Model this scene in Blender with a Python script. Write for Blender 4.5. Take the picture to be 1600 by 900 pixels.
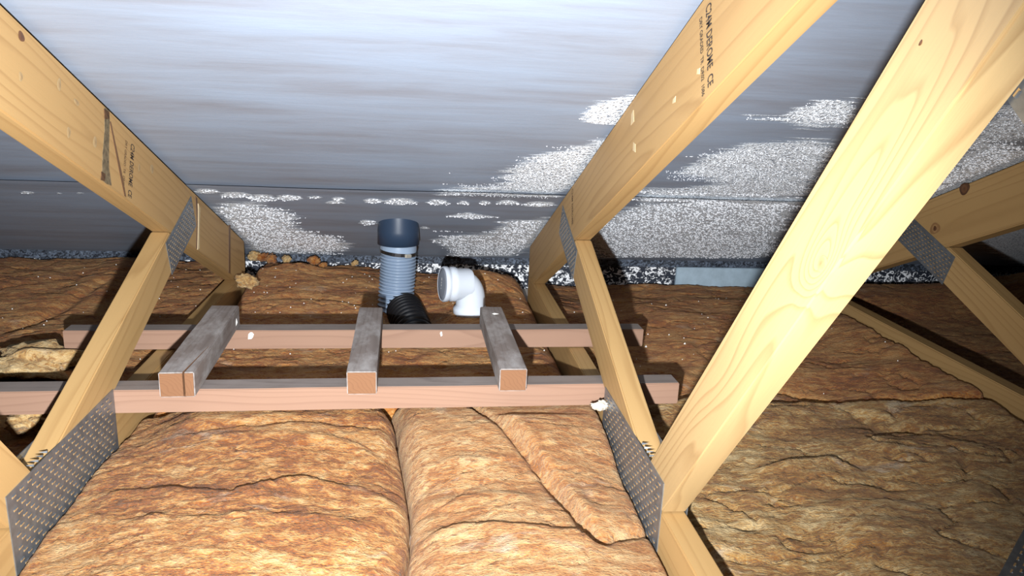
import bpy, bmesh, math, random
import numpy as np
from mathutils import Vector, Matrix

random.seed(7)
RNG = np.random.default_rng(11)
scene = bpy.context.scene
for o in list(bpy.data.objects):
    bpy.data.objects.remove(o)

# ------------------------------------------------------------------ camera, light, exposure
F = 1201.3                                  # focal length in pixels of a 1600 px wide frame
ZC = 0.65                                   # camera height above the plasterboard
RIGHT = Vector((0.99246, -0.11496, 0.04259))
DOWN = Vector((0.01128, -0.26035, -0.96545))
FWD = Vector((0.12208, 0.95865, -0.25709))
cam_data = bpy.data.cameras.new('camera')
cam_data.sensor_width = 36.0
cam_data.lens = F * 36.0 / 1600.0
cam_data.clip_start = 0.02
cam = bpy.data.objects.new('camera', cam_data)
scene.collection.objects.link(cam)
m = Matrix.Identity(4)
for i, v in enumerate((RIGHT, -DOWN, -FWD)):
    for j in range(3):
        m[j][i] = v[j]
m.translation = Vector((0, 0, ZC))
cam.matrix_world = m
scene.camera = cam

world = bpy.data.worlds.new('world')
scene.world = world
world.use_nodes = True
world.node_tree.nodes['Background'].inputs[0].default_value = (0, 0, 0, 1)
world.node_tree.nodes['Background'].inputs[1].default_value = 0.0

torch_data = bpy.data.lights.new('hand_torch_offscreen', 'SPOT')
torch_data.energy = 248
torch_data.color = (0.95, 0.975, 1.0)
torch_data.shadow_soft_size = 0.010
torch_data.spot_size = math.radians(116)
torch_data.spot_blend = 1.0
torch = bpy.data.objects.new('hand_torch_offscreen', torch_data)
torch.location = (-0.035, 0.033, ZC - 0.138)
torch.rotation_euler = Vector((-0.05, 1.0, -0.06)).to_track_quat('-Z', 'Y').to_euler()
scene.collection.objects.link(torch)

scene.view_settings.view_transform = 'Standard'
scene.view_settings.look = 'None'
scene.view_settings.gamma = 1.0
scene.view_settings.use_curve_mapping = False
scene.view_settings.exposure = 0.0

# ------------------------------------------------------------------ pixel -> place helpers
def ray(px, py):
    return RIGHT * ((px - 800) / F) + DOWN * ((py - 450) / F) + FWD
def onx(px, py, X):
    v = ray(px, py); v = v * (X / v.x); return Vector((v.x, v.y, v.z + ZC))
def onz(px, py, Z):
    v = ray(px, py); v = v * ((Z - ZC) / v.z); return Vector((v.x, v.y, v.z + ZC))
def ony(px, py, Y):
    v = ray(px, py); v = v * (Y / v.y); return Vector((v.x, v.y, v.z + ZC))
TANP = math.tan(0.4181)
COSP = math.cos(0.4181)
def rafter_bottom(y): return ZC - 0.0629 - (y - 1) * TANP
def rafter_top(y): return rafter_bottom(y) + 0.1227 / COSP
ROOF_GAP = 0.010
def roof_z(y): return rafter_top(y) + ROOF_GAP
def onroof(px, py):
    v = ray(px, py)
    c = roof_z(0) - ZC
    s = c / (v.z + TANP * v.y)
    return Vector((v.x * s, v.y * s, v.z * s + ZC))

# ------------------------------------------------------------------ generic helpers
COL = scene.collection
def link_mesh(name, me, mat=None, parent=None, loc=None, rot=None):
    o = bpy.data.objects.new(name, me)
    COL.objects.link(o)
    if mat is not None:
        for mm in (mat if isinstance(mat, (list, tuple)) else [mat]):
            me.materials.append(mm)
    if parent is not None:
        o.parent = parent
    if loc is not None: o.location = loc
    if rot is not None: o.rotation_euler = rot
    return o
def from_bm(name, bm, mat, parent=None, loc=None, rot=None, smooth=False):
    me = bpy.data.meshes.new(name)
    bm.normal_update()
    bm.to_mesh(me); bm.free()
    if smooth:
        for p in me.polygons: p.use_smooth = True
    return link_mesh(name, me, mat, parent, loc, rot)
def from_py(name, verts, faces, mat, parent=None, loc=None, rot=None, smooth=False):
    me = bpy.data.meshes.new(name)
    me.from_pydata([tuple(v) for v in verts], [], faces)
    me.update()
    if smooth:
        me.polygons.foreach_set('use_smooth', [True] * len(me.polygons))
    return link_mesh(name, me, mat, parent, loc, rot)
def empty(name, loc):
    o = bpy.data.objects.new(name, None)
    o.empty_display_size = 0.05
    o.location = loc
    COL.objects.link(o)
    return o
def tag(o, label=None, cat=None, group=None, kind=None):
    if label: o['label'] = label
    if cat: o['category'] = cat
    if group: o['group'] = group
    if kind: o['kind'] = kind
    return o

def lathe(profile, n=40):
    """profile of (r, z); surface of revolution about local z"""
    V, Fc = [], []
    for r, z in profile:
        for k in range(n):
            a = 2 * math.pi * k / n
            V.append((r * math.cos(a), r * math.sin(a), z))
    for i in range(len(profile) - 1):
        for k in range(n):
            a, b = i * n + k, i * n + (k + 1) % n
            Fc.append((a, b, b + n, a + n))
    return V, Fc
def sweep(points, radii, n=32):
    """tube along a list of points with a radius each"""
    pts = [Vector(p) for p in points]
    V, Fc = [], []
    up = Vector((1, 0, 0))
    for i, p in enumerate(pts):
        t = (pts[min(i + 1, len(pts) - 1)] - pts[max(i - 1, 0)]).normalized()
        a = up - t * up.dot(t)
        if a.length < 1e-4: a = Vector((0, 1, 0)) - t * t.y
        a.normalize(); b = t.cross(a)
        for k in range(n):
            ang = 2 * math.pi * k / n
            V.append(p + (a * math.cos(ang) + b * math.sin(ang)) * radii[i])
    for i in range(len(pts) - 1):
        for k in range(n):
            a, b = i * n + k, i * n + (k + 1) % n
            Fc.append((a, b, b + n, a + n))
    return V, Fc
def bezier(p0, p1, p2, p3, n):
    out = []
    for i in range(n + 1):
        t = i / n
        out.append(Vector(p0) * (1 - t) ** 3 + Vector(p1) * 3 * t * (1 - t) ** 2 + Vector(p2) * 3 * t * t * (1 - t) + Vector(p3) * t ** 3)
    return out

# vectorised value noise
def _hash(ix, iy, seed):
    h = (ix * 374761393 + iy * 668265263 + seed * 1442695041) & 0xFFFFFFFF
    h = ((h ^ (h >> 13)) * 1274126177) & 0xFFFFFFFF
    return ((h ^ (h >> 16)) & 0xFFFF) / 65535.0
def vnoise(x, y, seed=0):
    x0 = np.floor(x).astype(np.int64); y0 = np.floor(y).astype(np.int64)
    fx = x - x0; fy = y - y0
    fx = fx * fx * fx * (fx * (fx * 6 - 15) + 10); fy = fy * fy * fy * (fy * (fy * 6 - 15) + 10)
    a = _hash(x0, y0, seed); b = _hash(x0 + 1, y0, seed)
    c = _hash(x0, y0 + 1, seed); d = _hash(x0 + 1, y0 + 1, seed)
    return (a * (1 - fx) + b * fx) * (1 - fy) + (c * (1 - fx) + d * fx) * fy
def fbm(x, y, seed=0, oct=4, gain=0.5):
    s = 0; amp = 1; tot = 0
    for i in range(oct):
        s = s + amp * vnoise(x * 2 ** i + 17.3 * i, y * 2 ** i - 9.1 * i, seed + i)
        tot += amp; amp *= gain
    return s / tot
def poly_dist(X, Y, pts):
    """distance of grid points to a polyline"""
    best = np.full(X.shape, 1e9)
    for (ax, ay), (bx, by) in zip(pts[:-1], pts[1:]):
        dx, dy = bx - ax, by - ay
        L = dx * dx + dy * dy + 1e-12
        t = np.clip(((X - ax) * dx + (Y - ay) * dy) / L, 0, 1)
        best = np.minimum(best, np.hypot(X - ax - t * dx, Y - ay - t * dy))
    return best
def in_poly(X, Y, pts):
    inside = np.zeros(X.shape, bool)
    n = len(pts)
    for i in range(n):
        x1, y1 = pts[i]; x2, y2 = pts[(i + 1) % n]
        if y1 == y2: continue
        c = ((y1 > Y) != (y2 > Y)) & (X < (x2 - x1) * (Y - y1) / (y2 - y1) + x1)
        inside ^= c
    return inside

# ------------------------------------------------------------------ materials
def new_mat(name):
    mt = bpy.data.materials.new(name); mt.use_nodes = True
    nt = mt.node_tree
    return mt, nt, nt.nodes['Principled BSDF']
def N(nt, typ, **kw):
    n = nt.nodes.new(typ)
    for k, v in kw.items(): setattr(n, k, v)
    return n
def ramp(nt, fac, stops):
    r = N(nt, 'ShaderNodeValToRGB')
    els = r.color_ramp.elements
    while len(els) < len(stops): els.new(0.5)
    for e, (p, c) in zip(els, stops):
        e.position = p; e.color = (c[0], c[1], c[2], 1)
    nt.links.new(fac, r.inputs[0])
    return r.outputs[0]
def mapped(nt, scale, src='Object', loc=(0, 0, 0)):
    tc = N(nt, 'ShaderNodeTexCoord'); mp = N(nt, 'ShaderNodeMapping')
    mp.inputs['Scale'].default_value = scale; mp.inputs['Location'].default_value = loc
    nt.links.new(tc.outputs[src], mp.inputs[0])
    return mp.outputs[0]
def noise(nt, vec, scale, detail=4, rough=0.55, dist=0.0):
    n = N(nt, 'ShaderNodeTexNoise')
    n.inputs['Scale'].default_value = scale; n.inputs['Detail'].default_value = detail
    n.inputs['Roughness'].default_value = rough; n.inputs['Distortion'].default_value = dist
    nt.links.new(vec, n.inputs['Vector'])
    return n.outputs['Fac']
def mixc(nt, fac, a, b, mode='MIX'):
    mx = N(nt, 'ShaderNodeMix', data_type='RGBA', blend_type=mode)
    for sock, v in ((mx.inputs[0], fac), (mx.inputs[6], a), (mx.inputs[7], b)):
        if isinstance(v, (int, float)): sock.default_value = v
        elif isinstance(v, tuple): sock.default_value = (v[0], v[1], v[2], 1)
        else: nt.links.new(v, sock)
    return mx.outputs[2]
def math_n(nt, op, a, b=None, c=None, clamp=False):
    n = N(nt, 'ShaderNodeMath', operation=op, use_clamp=clamp)
    for i, v in enumerate((a, b, c)):
        if v is None: continue
        if isinstance(v, (int, float)): n.inputs[i].default_value = v
        else: nt.links.new(v, n.inputs[i])
    return n.outputs[0]
def bump(nt, bsdf, h, strength, dist):
    b = N(nt, 'ShaderNodeBump')
    b.inputs['Strength'].default_value = strength; b.inputs['Distance'].default_value = dist
    nt.links.new(h, b.inputs['Height']); nt.links.new(b.outputs[0], bsdf.inputs['Normal'])

def wood(name, light, dark, line, seed, rough=0.55, ring=38.0, dust=None, spec=0.25, swirls=(), contrast=0.75):
    """long grain along local Y"""
    mt, nt, b = new_mat(name)
    vec = mapped(nt, (1, 0.075, 1), loc=(seed, seed * 0.37, seed * 1.7))
    warp = noise(nt, vec, 7.0, 3, 0.5, 0.3)
    tc = N(nt, 'ShaderNodeTexCoord'); sep = N(nt, 'ShaderNodeSeparateXYZ')
    nt.links.new(tc.outputs['Object'], sep.inputs[0])
    rx = math_n(nt, 'MULTIPLY', sep.outputs[0], 0.8)
    r = math_n(nt, 'ADD', math_n(nt, 'ADD', rx, sep.outputs[2]), math_n(nt, 'MULTIPLY', warp, 0.28))
    for sy_, sz_, A_, wy_, wz_ in swirls:
        dy_ = math_n(nt, 'DIVIDE', math_n(nt, 'SUBTRACT', sep.outputs[1], sy_), wy_)
        dz_ = math_n(nt, 'DIVIDE', math_n(nt, 'SUBTRACT', sep.outputs[2], sz_), wz_)
        q_ = math_n(nt, 'ADD', math_n(nt, 'MULTIPLY', dy_, dy_), math_n(nt, 'MULTIPLY', dz_, dz_))
        r = math_n(nt, 'ADD', r, math_n(nt, 'MULTIPLY', math_n(nt, 'EXPONENT', math_n(nt, 'MULTIPLY', q_, -1.0)), A_))
    rings = math_n(nt, 'FRACT', math_n(nt, 'MULTIPLY', r, ring))
    rl = ramp(nt, rings, [(0.0, (0, 0, 0)), (0.62, (0.15, 0.15, 0.15)), (0.9, (1, 1, 1)), (1.0, (0, 0, 0))])
    fib = noise(nt, mapped(nt, (260, 6, 260), loc=(seed, 0, 0)), 1.0, 3, 0.6)
    blot = noise(nt, mapped(nt, (9, 2.2, 9), loc=(seed * 3, seed, 0)), 1.0, 3, 0.5)
    c = mixc(nt, blot, dark, light)
    lf = math_n(nt, 'MULTIPLY', rl, math_n(nt, 'MULTIPLY', blot, contrast))
    c = mixc(nt, lf, c, line)
    c = mixc(nt, math_n(nt, 'MULTIPLY', fib, 0.35), c, dark)
    if dust is not None:
        dn = noise(nt, mapped(nt, (30, 12, 30), loc=(0, seed, 0)), 1.0, 5, 0.65)
        c = mixc(nt, ramp(nt, dn, [(0.42, (0, 0, 0)), (0.72, (0.85, 0.85, 0.85))]), c, dust)
    nt.links.new(c, b.inputs['Base Color'])
    b.inputs['Roughness'].default_value = rough
    b.inputs['Specular IOR Level'].default_value = spec
    bump(nt, b, math_n(nt, 'ADD', fib, math_n(nt, 'MULTIPLY', rl, 0.3)), 0.25, 0.0006)
    return mt
PINE = [wood('pine_%d' % i, (0.42, 0.275, 0.12), (0.34, 0.205, 0.08), (0.19, 0.095, 0.03), 1.3 * i + 0.4) for i in range(5)]
def web_local(px, py):
    """pixel on the near face of the pale web -> the web's own (along, across)"""
    P = onx(px, py, 0.3279)
    pts = [(0.888, ZC - 0.5475), (0.973, ZC - 0.5475), (0.9685, ZC - 0.525), (0.389, ZC - 0.4373 - (0.389 - 0.8) * 1.262 + 0.1272), (0.235, ZC - 0.4373 - (0.235 - 0.8) * 1.262)]
    cy = sum(p[0] for p in pts) / 5; cz = sum(p[1] for p in pts) / 5
    ca, sa = math.cos(-0.902), math.sin(-0.902)
    return ((P.y - cy) * ca + (P.z - cz) * sa, -(P.y - cy) * sa + (P.z - cz) * ca)
SW = []
for (px, py), A_, wy_, wz_ in (((1283, 412), 0.10, 0.035, 0.016), ((1310, 345), 0.06, 0.09, 0.020), ((1420, 170), 0.05, 0.12, 0.022), ((1130, 590), 0.035, 0.09, 0.02)):
    SW.append((*web_local(px, py), A_, wy_, wz_))
PALE = wood('pale_pine', (0.42, 0.30, 0.15), (0.36, 0.24, 0.11), (0.17, 0.088, 0.03), 9.4, rough=0.42, spec=0.45, swirls=SW, contrast=0.95, ring=46)
BAT_FACE = [wood('batten_sawn_face_%d' % i, (0.27, 0.168, 0.116), (0.225, 0.13, 0.088), (0.15, 0.082, 0.055), 2.1 * i + 5, rough=0.75, ring=55) for i in range(3)]
BAT_TOP = [wood('batten_dusty_top_%d' % i, (0.22, 0.19, 0.175), (0.15, 0.12, 0.105), (0.06, 0.045, 0.04), 2.7 * i + 3, rough=0.85, ring=60, dust=(0.36, 0.345, 0.335) if i == 2 else (0.21, 0.18, 0.165)) for i in range(3)]
BAT_END = wood('batten_end_grain', (0.20, 0.10, 0.05), (0.15, 0.07, 0.033), (0.09, 0.04, 0.02), 4.2, rough=0.8, ring=90)

def plain(name, col, rough=0.5, metal=0.0, spec=0.5, nscale=0, namp=0.0, bumpd=0.0, coat=0.0):
    mt, nt, b = new_mat(name)
    b.inputs['Roughness'].default_value = rough
    b.inputs['Metallic'].default_value = metal
    b.inputs['Specular IOR Level'].default_value = spec
    b.inputs['Coat Weight'].default_value = coat
    if nscale:
        nz = noise(nt, mapped(nt, (1, 1, 1)), nscale, 5, 0.6)
        lo = tuple(c * (1 - namp) for c in col); hi = tuple(min(1, c * (1 + namp)) for c in col)
        nt.links.new(ramp(nt, nz, [(0.3, lo), (0.7, hi)]), b.inputs['Base Color'])
        if bumpd: bump(nt, b, nz, 0.5, bumpd)
    else:
        b.inputs['Base Color'].default_value = (*col, 1)
    return mt
STEEL = plain('galvanised_steel', (0.24, 0.26, 0.28), 0.42, 0.8, 0.5, 60, 0.22)
SLOT = plain('timber_seen_through_slot', (0.34, 0.205, 0.08), 0.7)
INK = plain('stamp_ink', (0.035, 0.022, 0.015), 0.8)
INK_FAINT = plain('faint_stamp_ink', (0.11, 0.06, 0.025), 0.8)
BARK = plain('bark_streak', (0.07, 0.035, 0.015), 0.8, 0, 0.3, 90, 0.6, 0.001)
BARK_GREY = plain('grey_wane', (0.12, 0.09, 0.05), 0.8, 0, 0.3, 120, 0.5, 0.001)
RESIN = plain('resin_line', (0.13, 0.065, 0.025), 0.5)
PALE_NICK = plain('pale_nick', (0.52, 0.40, 0.23), 0.6)
NAVY = plain('navy_plastic', (0.02, 0.036, 0.066), 0.4, 0, 0.35)
GREYPL = plain('grey_hose_plastic', (0.23, 0.30, 0.40), 0.32, 0, 0.5)
BLACKPL = plain('black_hose_plastic', (0.004, 0.004, 0.005), 0.32, 0, 0.3)
WHITEPL = plain('white_plastic', (0.56, 0.61, 0.68), 0.3, 0, 0.5)
CAPGREY = plain('grey_cap', (0.20, 0.22, 0.26), 0.5)
CLAMP = plain('clamp_steel', (0.10, 0.10, 0.105), 0.25, 0.9)
SCREW = plain('clamp_screw', (0.75, 0.70, 0.6), 0.3, 0.8)
GYPSUM = plain('plasterboard', (0.55, 0.5, 0.45), 0.9, 0, 0.2, 20, 0.1)
DUST = plain('pale_dust', (0.85, 0.83, 0.78), 0.6)

def knot_mat(name, rim, core):
    mt, nt, b = new_mat(name)
    tc = N(nt, 'ShaderNodeTexCoord'); vl = N(nt, 'ShaderNodeVectorMath', operation='LENGTH')
    nt.links.new(tc.outputs['Object'], vl.inputs[0])
    nz = noise(nt, tc.outputs['Object'], 300, 3)
    f = math_n(nt, 'ADD', math_n(nt, 'MULTIPLY', vl.outputs['Value'], 60), math_n(nt, 'MULTIPLY', nz, 0.35))
    nt.links.new(ramp(nt, math_n(nt, 'FRACT', math_n(nt, 'MULTIPLY', f, 1.0)), [(0.0, core), (0.6, rim), (0.9, core), (1, rim)]), b.inputs['Base Color'])
    b.inputs['Roughness'].default_value = 0.5
    return mt
KNOT = knot_mat('knot_tan', (0.33, 0.19, 0.08), (0.20, 0.10, 0.035))
KNOT_PALE = knot_mat('knot_pale', (0.36, 0.25, 0.12), (0.24, 0.14, 0.055))
KNOT_DARK = knot_mat('knot_dark', (0.13, 0.055, 0.02), (0.05, 0.02, 0.01))

def insulation_mat(name, rust, gold, cream, bias=0.0, seed=0.0, rot=0.0, fine=1.0):
    mt, nt, b = new_mat(name)
    v1 = mapped(nt, (5.5, 13, 8), loc=(seed, seed * 2, 0))
    big = noise(nt, v1, 1.0, 5, 0.6, 0.6)
    v2 = mapped(nt, (34 * fine, 85 * fine, 40), loc=(seed * 3, seed, 0))
    mid = noise(nt, v2, 1.0, 5, 0.65, 0.8)
    v3 = mapped(nt, (170, 420, 300), loc=(seed, 0, 0))
    fn = noise(nt, v3, 1.0, 3, 0.6)
    f = math_n(nt, 'ADD', math_n(nt, 'MULTIPLY', big, 0.42), math_n(nt, 'MULTIPLY', mid, 0.58))
    f = math_n(nt, 'ADD', f, math_n(nt, 'MULTIPLY', math_n(nt, 'SUBTRACT', fn, 0.5), 0.30))
    f = math_n(nt, 'ADD', f, bias)
    dk = tuple(c * 0.45 for c in rust)
    c = ramp(nt, f, [(0.33, dk), (0.43, rust), (0.50, gold), (0.57, tuple((a + b_) / 2 for a, b_ in zip(gold, cream))), (0.66, cream)])
    # rust flecks and pale matted patches
    fk = noise(nt, mapped(nt, (75 * fine, 150 * fine, 90), loc=(seed * 5, seed, 2)), 1.0, 3, 0.6, 0.5)
    zone = noise(nt, mapped(nt, (5, 9, 6), loc=(seed, seed * 4, 1)), 1.0, 3, 0.5)
    fm = math_n(nt, 'MULTIPLY', ramp(nt, fk, [(0.54, (0, 0, 0)), (0.62, (1, 1, 1))]), ramp(nt, zone, [(0.42, (0, 0, 0)), (0.6, (0.85, 0.85, 0.85))]))
    c = mixc(nt, fm, c, (rust[0] * 0.8, rust[1] * 0.7, rust[2] * 0.6))
    pt = noise(nt, mapped(nt, (9, 20, 12), loc=(seed * 7, 3, seed)), 1.0, 5, 0.65, 0.8)
    c = mixc(nt, ramp(nt, pt, [(0.60, (0, 0, 0)), (0.72, (0.6, 0.6, 0.6))]), c, tuple(0.5 * (x + sum(cream) / 3) for x in cream))
    nt.links.new(c, b.inputs['Base Color'])
    b.inputs['Roughness'].default_value = 0.85
    b.inputs['Specular IOR Level'].default_value = 0.15
    b.inputs['Sheen Weight'].default_value = 0.25
    b.inputs['Sheen Tint'].default_value = (1, 0.9, 0.75, 1)
    bump(nt, b, math_n(nt, 'ADD', mid, math_n(nt, 'MULTIPLY', fn, 0.6)), 0.7, 0.010)
    return mt
RUST, GOLD, CREAM = (0.32, 0.115, 0.028), (0.56, 0.28, 0.10), (0.80, 0.58, 0.32)
INS_A = insulation_mat('glass_wool_streaky', (0.18, 0.052, 0.009), (0.30, 0.13, 0.031), (0.41, 0.27, 0.125), -0.016, 0.7)
INS_B = insulation_mat('glass_wool_soft', (0.225, 0.08, 0.019), (0.305, 0.146, 0.049), (0.40, 0.265, 0.13), 0.012, 4.1, fine=0.8)
INS_C = insulation_mat('glass_wool_rusty', (0.235, 0.066, 0.0095), (0.335, 0.135, 0.029), (0.46, 0.265, 0.095), 0.0, 8.3)
INS_D = insulation_mat('glass_wool_olive', (0.20, 0.08, 0.016), (0.29, 0.155, 0.042), (0.46, 0.34, 0.17), -0.01, 12.9)
INS_E = insulation_mat('glass_wool_russet', (0.235, 0.066, 0.0095), (0.335, 0.135, 0.029), (0.46, 0.265, 0.095), 0.0, 15.2)
TUFT = plain('pale_wool_tuft', (0.50, 0.44, 0.36), 0.9, 0, 0.1, 150, 0.3, 0.003)
INS_S = insulation_mat('glass_wool_torn', (0.28, 0.14, 0.045), (0.42, 0.26, 0.10), (0.56, 0.42, 0.22), 0.03, 21.0)

def membrane_mat():
    mt, nt, b = new_mat('roofing_membrane')
    v = mapped(nt, (2.2, 16, 16))
    st = noise(nt, v, 1.0, 6, 0.62, 0.25)
    fine = noise(nt, mapped(nt, (40, 420, 420)), 1.0, 3, 0.6)
    c = ramp(nt, st, [(0.30, (0.18, 0.185, 0.21)), (0.5, (0.215, 0.245, 0.30)), (0.70, (0.235, 0.285, 0.365))])
    c = mixc(nt, math_n(nt, 'MULTIPLY', fine, 0.25), c, (0.26, 0.32, 0.42))
    # condensation: droplet glints put in as white speckle, outline stored on the sheet
    at = N(nt, 'ShaderNodeAttribute', attribute_name='wet_glint')
    n1 = noise(nt, mapped(nt, (6, 75, 75)), 1.0, 6, 0.68)
    grain = noise(nt, mapped(nt, (300, 150, 150)), 1.0, 2, 0.6)
    e = math_n(nt, 'ADD', at.outputs['Fac'], math_n(nt, 'MULTIPLY', math_n(nt, 'SUBTRACT', n1, 0.5), 1.5))
    msk = ramp(nt, e, [(0.42, (0, 0, 0)), (0.62, (1, 1, 1))])
    spk = ramp(nt, grain, [(0.38, (0.12, 0.12, 0.12)), (0.50, (1, 1, 1))])
    fac = math_n(nt, 'MULTIPLY', msk, spk)
    c = mixc(nt, math_n(nt, 'MULTIPLY', fac, 0.95), c, (0.90, 0.95, 1.0))
    nt.links.new(c, b.inputs['Base Color'])
    b.inputs['Roughness'].default_value = 0.5
    b.inputs['Specular IOR Level'].default_value = 0.45
    h = math_n(nt, 'ADD', math_n(nt, 'MULTIPLY', st, 0.4), math_n(nt, 'MULTIPLY', math_n(nt, 'MULTIPLY', msk, grain), 2.2))
    bump(nt, b, h, 0.8, 0.004)
    return mt
MEMBRANE = membrane_mat()
DROP = plain('water_bead', (0.92, 0.95, 1.0), 0.25, 0, 0.8)  # white body colour stands in for glints on the clear drops

def mottled(name, a, b_, sc, p0, p1):
    mt, nt, b = new_mat(name)
    nz = noise(nt, mapped(nt, (1, 1, 1.2)), sc, 4, 0.6, 1.2)
    nt.links.new(ramp(nt, nz, [(p0, a), (p1, b_)]), b.inputs['Base Color'])
    b.inputs['Roughness'].default_value = 0.7
    bump(nt, b, nz, 0.7, 0.004)
    return mt
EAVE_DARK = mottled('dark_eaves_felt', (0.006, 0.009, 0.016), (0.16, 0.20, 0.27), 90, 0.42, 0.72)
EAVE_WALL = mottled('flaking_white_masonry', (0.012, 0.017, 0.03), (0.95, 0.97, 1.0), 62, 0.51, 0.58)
EAVE_BOARD = plain('blue_grey_board', (0.34, 0.44, 0.52), 0.6, 0, 0.4, 30, 0.12)

# ------------------------------------------------------------------ structure: attic floor, roof underlay, eaves wall
bm = bmesh.new()
bmesh.ops.create_cube(bm, size=1)
for v in bm.verts:
    v.co = Vector((v.co.x * 3.7 + 0.45, v.co.y * 3.2 + 0.95, v.co.z * 0.012 - 0.0065))
floor = from_bm('floor', bm, GYPSUM)
tag(floor, 'plasterboard laid under the insulation between the trusses', kind='structure')

# frost patches, outlined in photograph pixels and laid onto the roof plane
def zpts(ox, oy, s, pts): return [(ox + x / s, oy + y / s) for x, y in pts]
def dash(x0, x1, yc, h):
    xm = (x0 + x1) / 2
    return [(x0, yc), (x0 + (xm - x0) * 0.5, yc - h * 0.5), (xm, yc - h * 0.55), (x1 - (x1 - xm) * 0.4, yc - h * 0.35), (x1, yc + h * 0.2), (xm, yc + h * 0.5), (x0 + 3, yc + h * 0.3)]
PATCH_COARSE = [
    zpts(300, 260, 6, [(200, 375), (330, 345), (560, 350), (740, 380), (850, 410), (950, 450), (950, 560), (1100, 610), (1300, 650), (1480, 720), (1450, 780), (1250, 805), (880, 808), (600, 795), (480, 690), (350, 570)]),
    zpts(660, 260, 5.625, [(90, 635), (280, 600), (540, 590), (640, 560), (700, 480), (1130, 445), (1100, 520), (960, 690), (860, 745), (780, 780), (270, 780), (240, 720), (140, 660)]),
    zpts(900, 120, 2.812, [(200, 590), (300, 555), (700, 520), (1010, 520), (960, 600), (850, 790), (140, 790), (60, 700), (100, 640)]),
    [(1520, 368), (1640, 340), (1640, 430), (1560, 400)],
    [(1380, 310), (1480, 262), (1640, 225), (1640, 330), (1480, 380), (1380, 395)],
] + [dash(*a) for a in [(303, 345, 297, 9), (343, 395, 303, 10), (390, 430, 308, 10), (430, 475, 308, 9), (480, 505, 307, 4), (505, 540, 315, 5), (518, 540, 310, 7), (567, 600, 313, 8), (598, 652, 314, 10), (667, 703, 315, 9), (715, 735, 316, 7), (748, 768, 316, 7), (775, 815, 315, 9), (815, 872, 318, 9), (30, 55, 300, 4), (85, 98, 301, 3), (115, 135, 301, 3), (560, 590, 347, 8), (655, 672, 355, 4)]]
PATCH_FINE = [
    [(905, 185), (930, 160), (985, 150), (1010, 150), (970, 195), (930, 192)],
    [(800, 262), (850, 240), (915, 228), (960, 215), (900, 290), (865, 303), (760, 300), (690, 302), (690, 297), (780, 290)],
    zpts(900, 120, 2.812, [(450, 430), (560, 350), (760, 300), (1050, 280), (1150, 300), (1060, 440), (1000, 530), (300, 545), (270, 500), (480, 490), (640, 470), (520, 440)]),
    zpts(900, 120, 2.812, [(760, 170), (900, 172), (1000, 130), (1100, 95), (1240, 100), (1210, 215), (1000, 220), (900, 195)]),
    [(1500, 240), (1560, 170), (1640, 160), (1640, 215), (1540, 225), (1640, 232), (1460, 300)],
    [(700, 336), (730, 331), (780, 338), (740, 341)],
]
def roof_poly(pts): return [(p.x, p.y) for p in (onroof(*q) for q in pts)]
RC = [roof_poly(p) for p in PATCH_COARSE]
RF = [roof_poly(p) for p in PATCH_FINE]
def wet_glint_field(X, Y, edge=0.05):
    f = np.zeros(X.shape)
    for pts in RC + RF:
        a = np.array(pts)
        ext = min(np.ptp(a[:, 0]), np.ptp(a[:, 1]))
        e = min(edge, max(0.006, ext * 0.3))
        lo = a.min(0) - e * 2; hi = a.max(0) + e * 2
        sel = (X > lo[0]) & (X < hi[0]) & (Y > lo[1]) & (Y < hi[1])
        if not sel.any(): continue
        xs, ys = X[sel], Y[sel]
        dd = poly_dist(xs, ys, pts + [pts[0]])
        s = np.where(in_poly(xs, ys, pts), dd, -dd)
        f[sel] = np.maximum(f[sel], np.clip(0.5 + s / (2 * e), 0, 1))
    return f
YSEAM = 1.706
def lap_drop(X, Y):
    """how far the lower sheet hangs below the upper one: a loose lip at the seam, close beyond it"""
    X = np.asarray(X, float); Y = np.asarray(Y, float)
    return 0.0022 + (0.0040 + 0.0025 * vnoise(X * 8, X * 0, 5)) * np.exp(-((Y - YSEAM) / 0.045) ** 2)
def sag(X, Y):
    return 0.003 * (fbm(X * 1.5, Y * 2.5, 3, 3) - 0.5) * np.clip((Y - 0.2) * 2, 0, 1)
def membrane_sheet(name, y0, y1, lower, parent=None, step=0.008):
    xs = np.arange(-1.45, 2.25, step); ys = np.linspace(y0, y1, int(round((y1 - y0) / step)) + 1)
    X, Y = np.meshgrid(xs, ys)
    if lower: Y = Y + 0.004 * (vnoise(X * 3, X * 0, 10) - 0.5) * np.exp(-((Y - YSEAM) / 0.02) ** 2)
    Z = roof_z(Y) + sag(X, Y)
    if lower: Z = Z - lap_drop(X, Y)
    V = np.stack([X, Y, Z], -1).reshape(-1, 3)
    ny, nx = X.shape
    idx = np.arange(ny * nx).reshape(ny, nx)
    Fq = np.stack([idx[:-1, :-1], idx[1:, :-1], idx[1:, 1:], idx[:-1, 1:]], -1).reshape(-1, 4)   # facing down
    me = bpy.data.meshes.new(name)
    me.from_pydata(V.tolist(), [], Fq.tolist())
    at = me.attributes.new('wet_glint', 'FLOAT', 'POINT')
    at.data.foreach_set('value', wet_glint_field(V[:, 0], V[:, 1]).astype(np.float32))
    me.polygons.foreach_set('use_smooth', [True] * len(me.polygons))
    return link_mesh(name, me, MEMBRANE, parent)
ceiling = membrane_sheet('ceiling', -0.6, YSEAM + 0.09, False)
tag(ceiling, 'grey roofing membrane sloping over the rafters down to the eaves', kind='structure')
membrane_sheet('lower_membrane_sheet', YSEAM, 2.40, True, ceiling)

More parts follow.
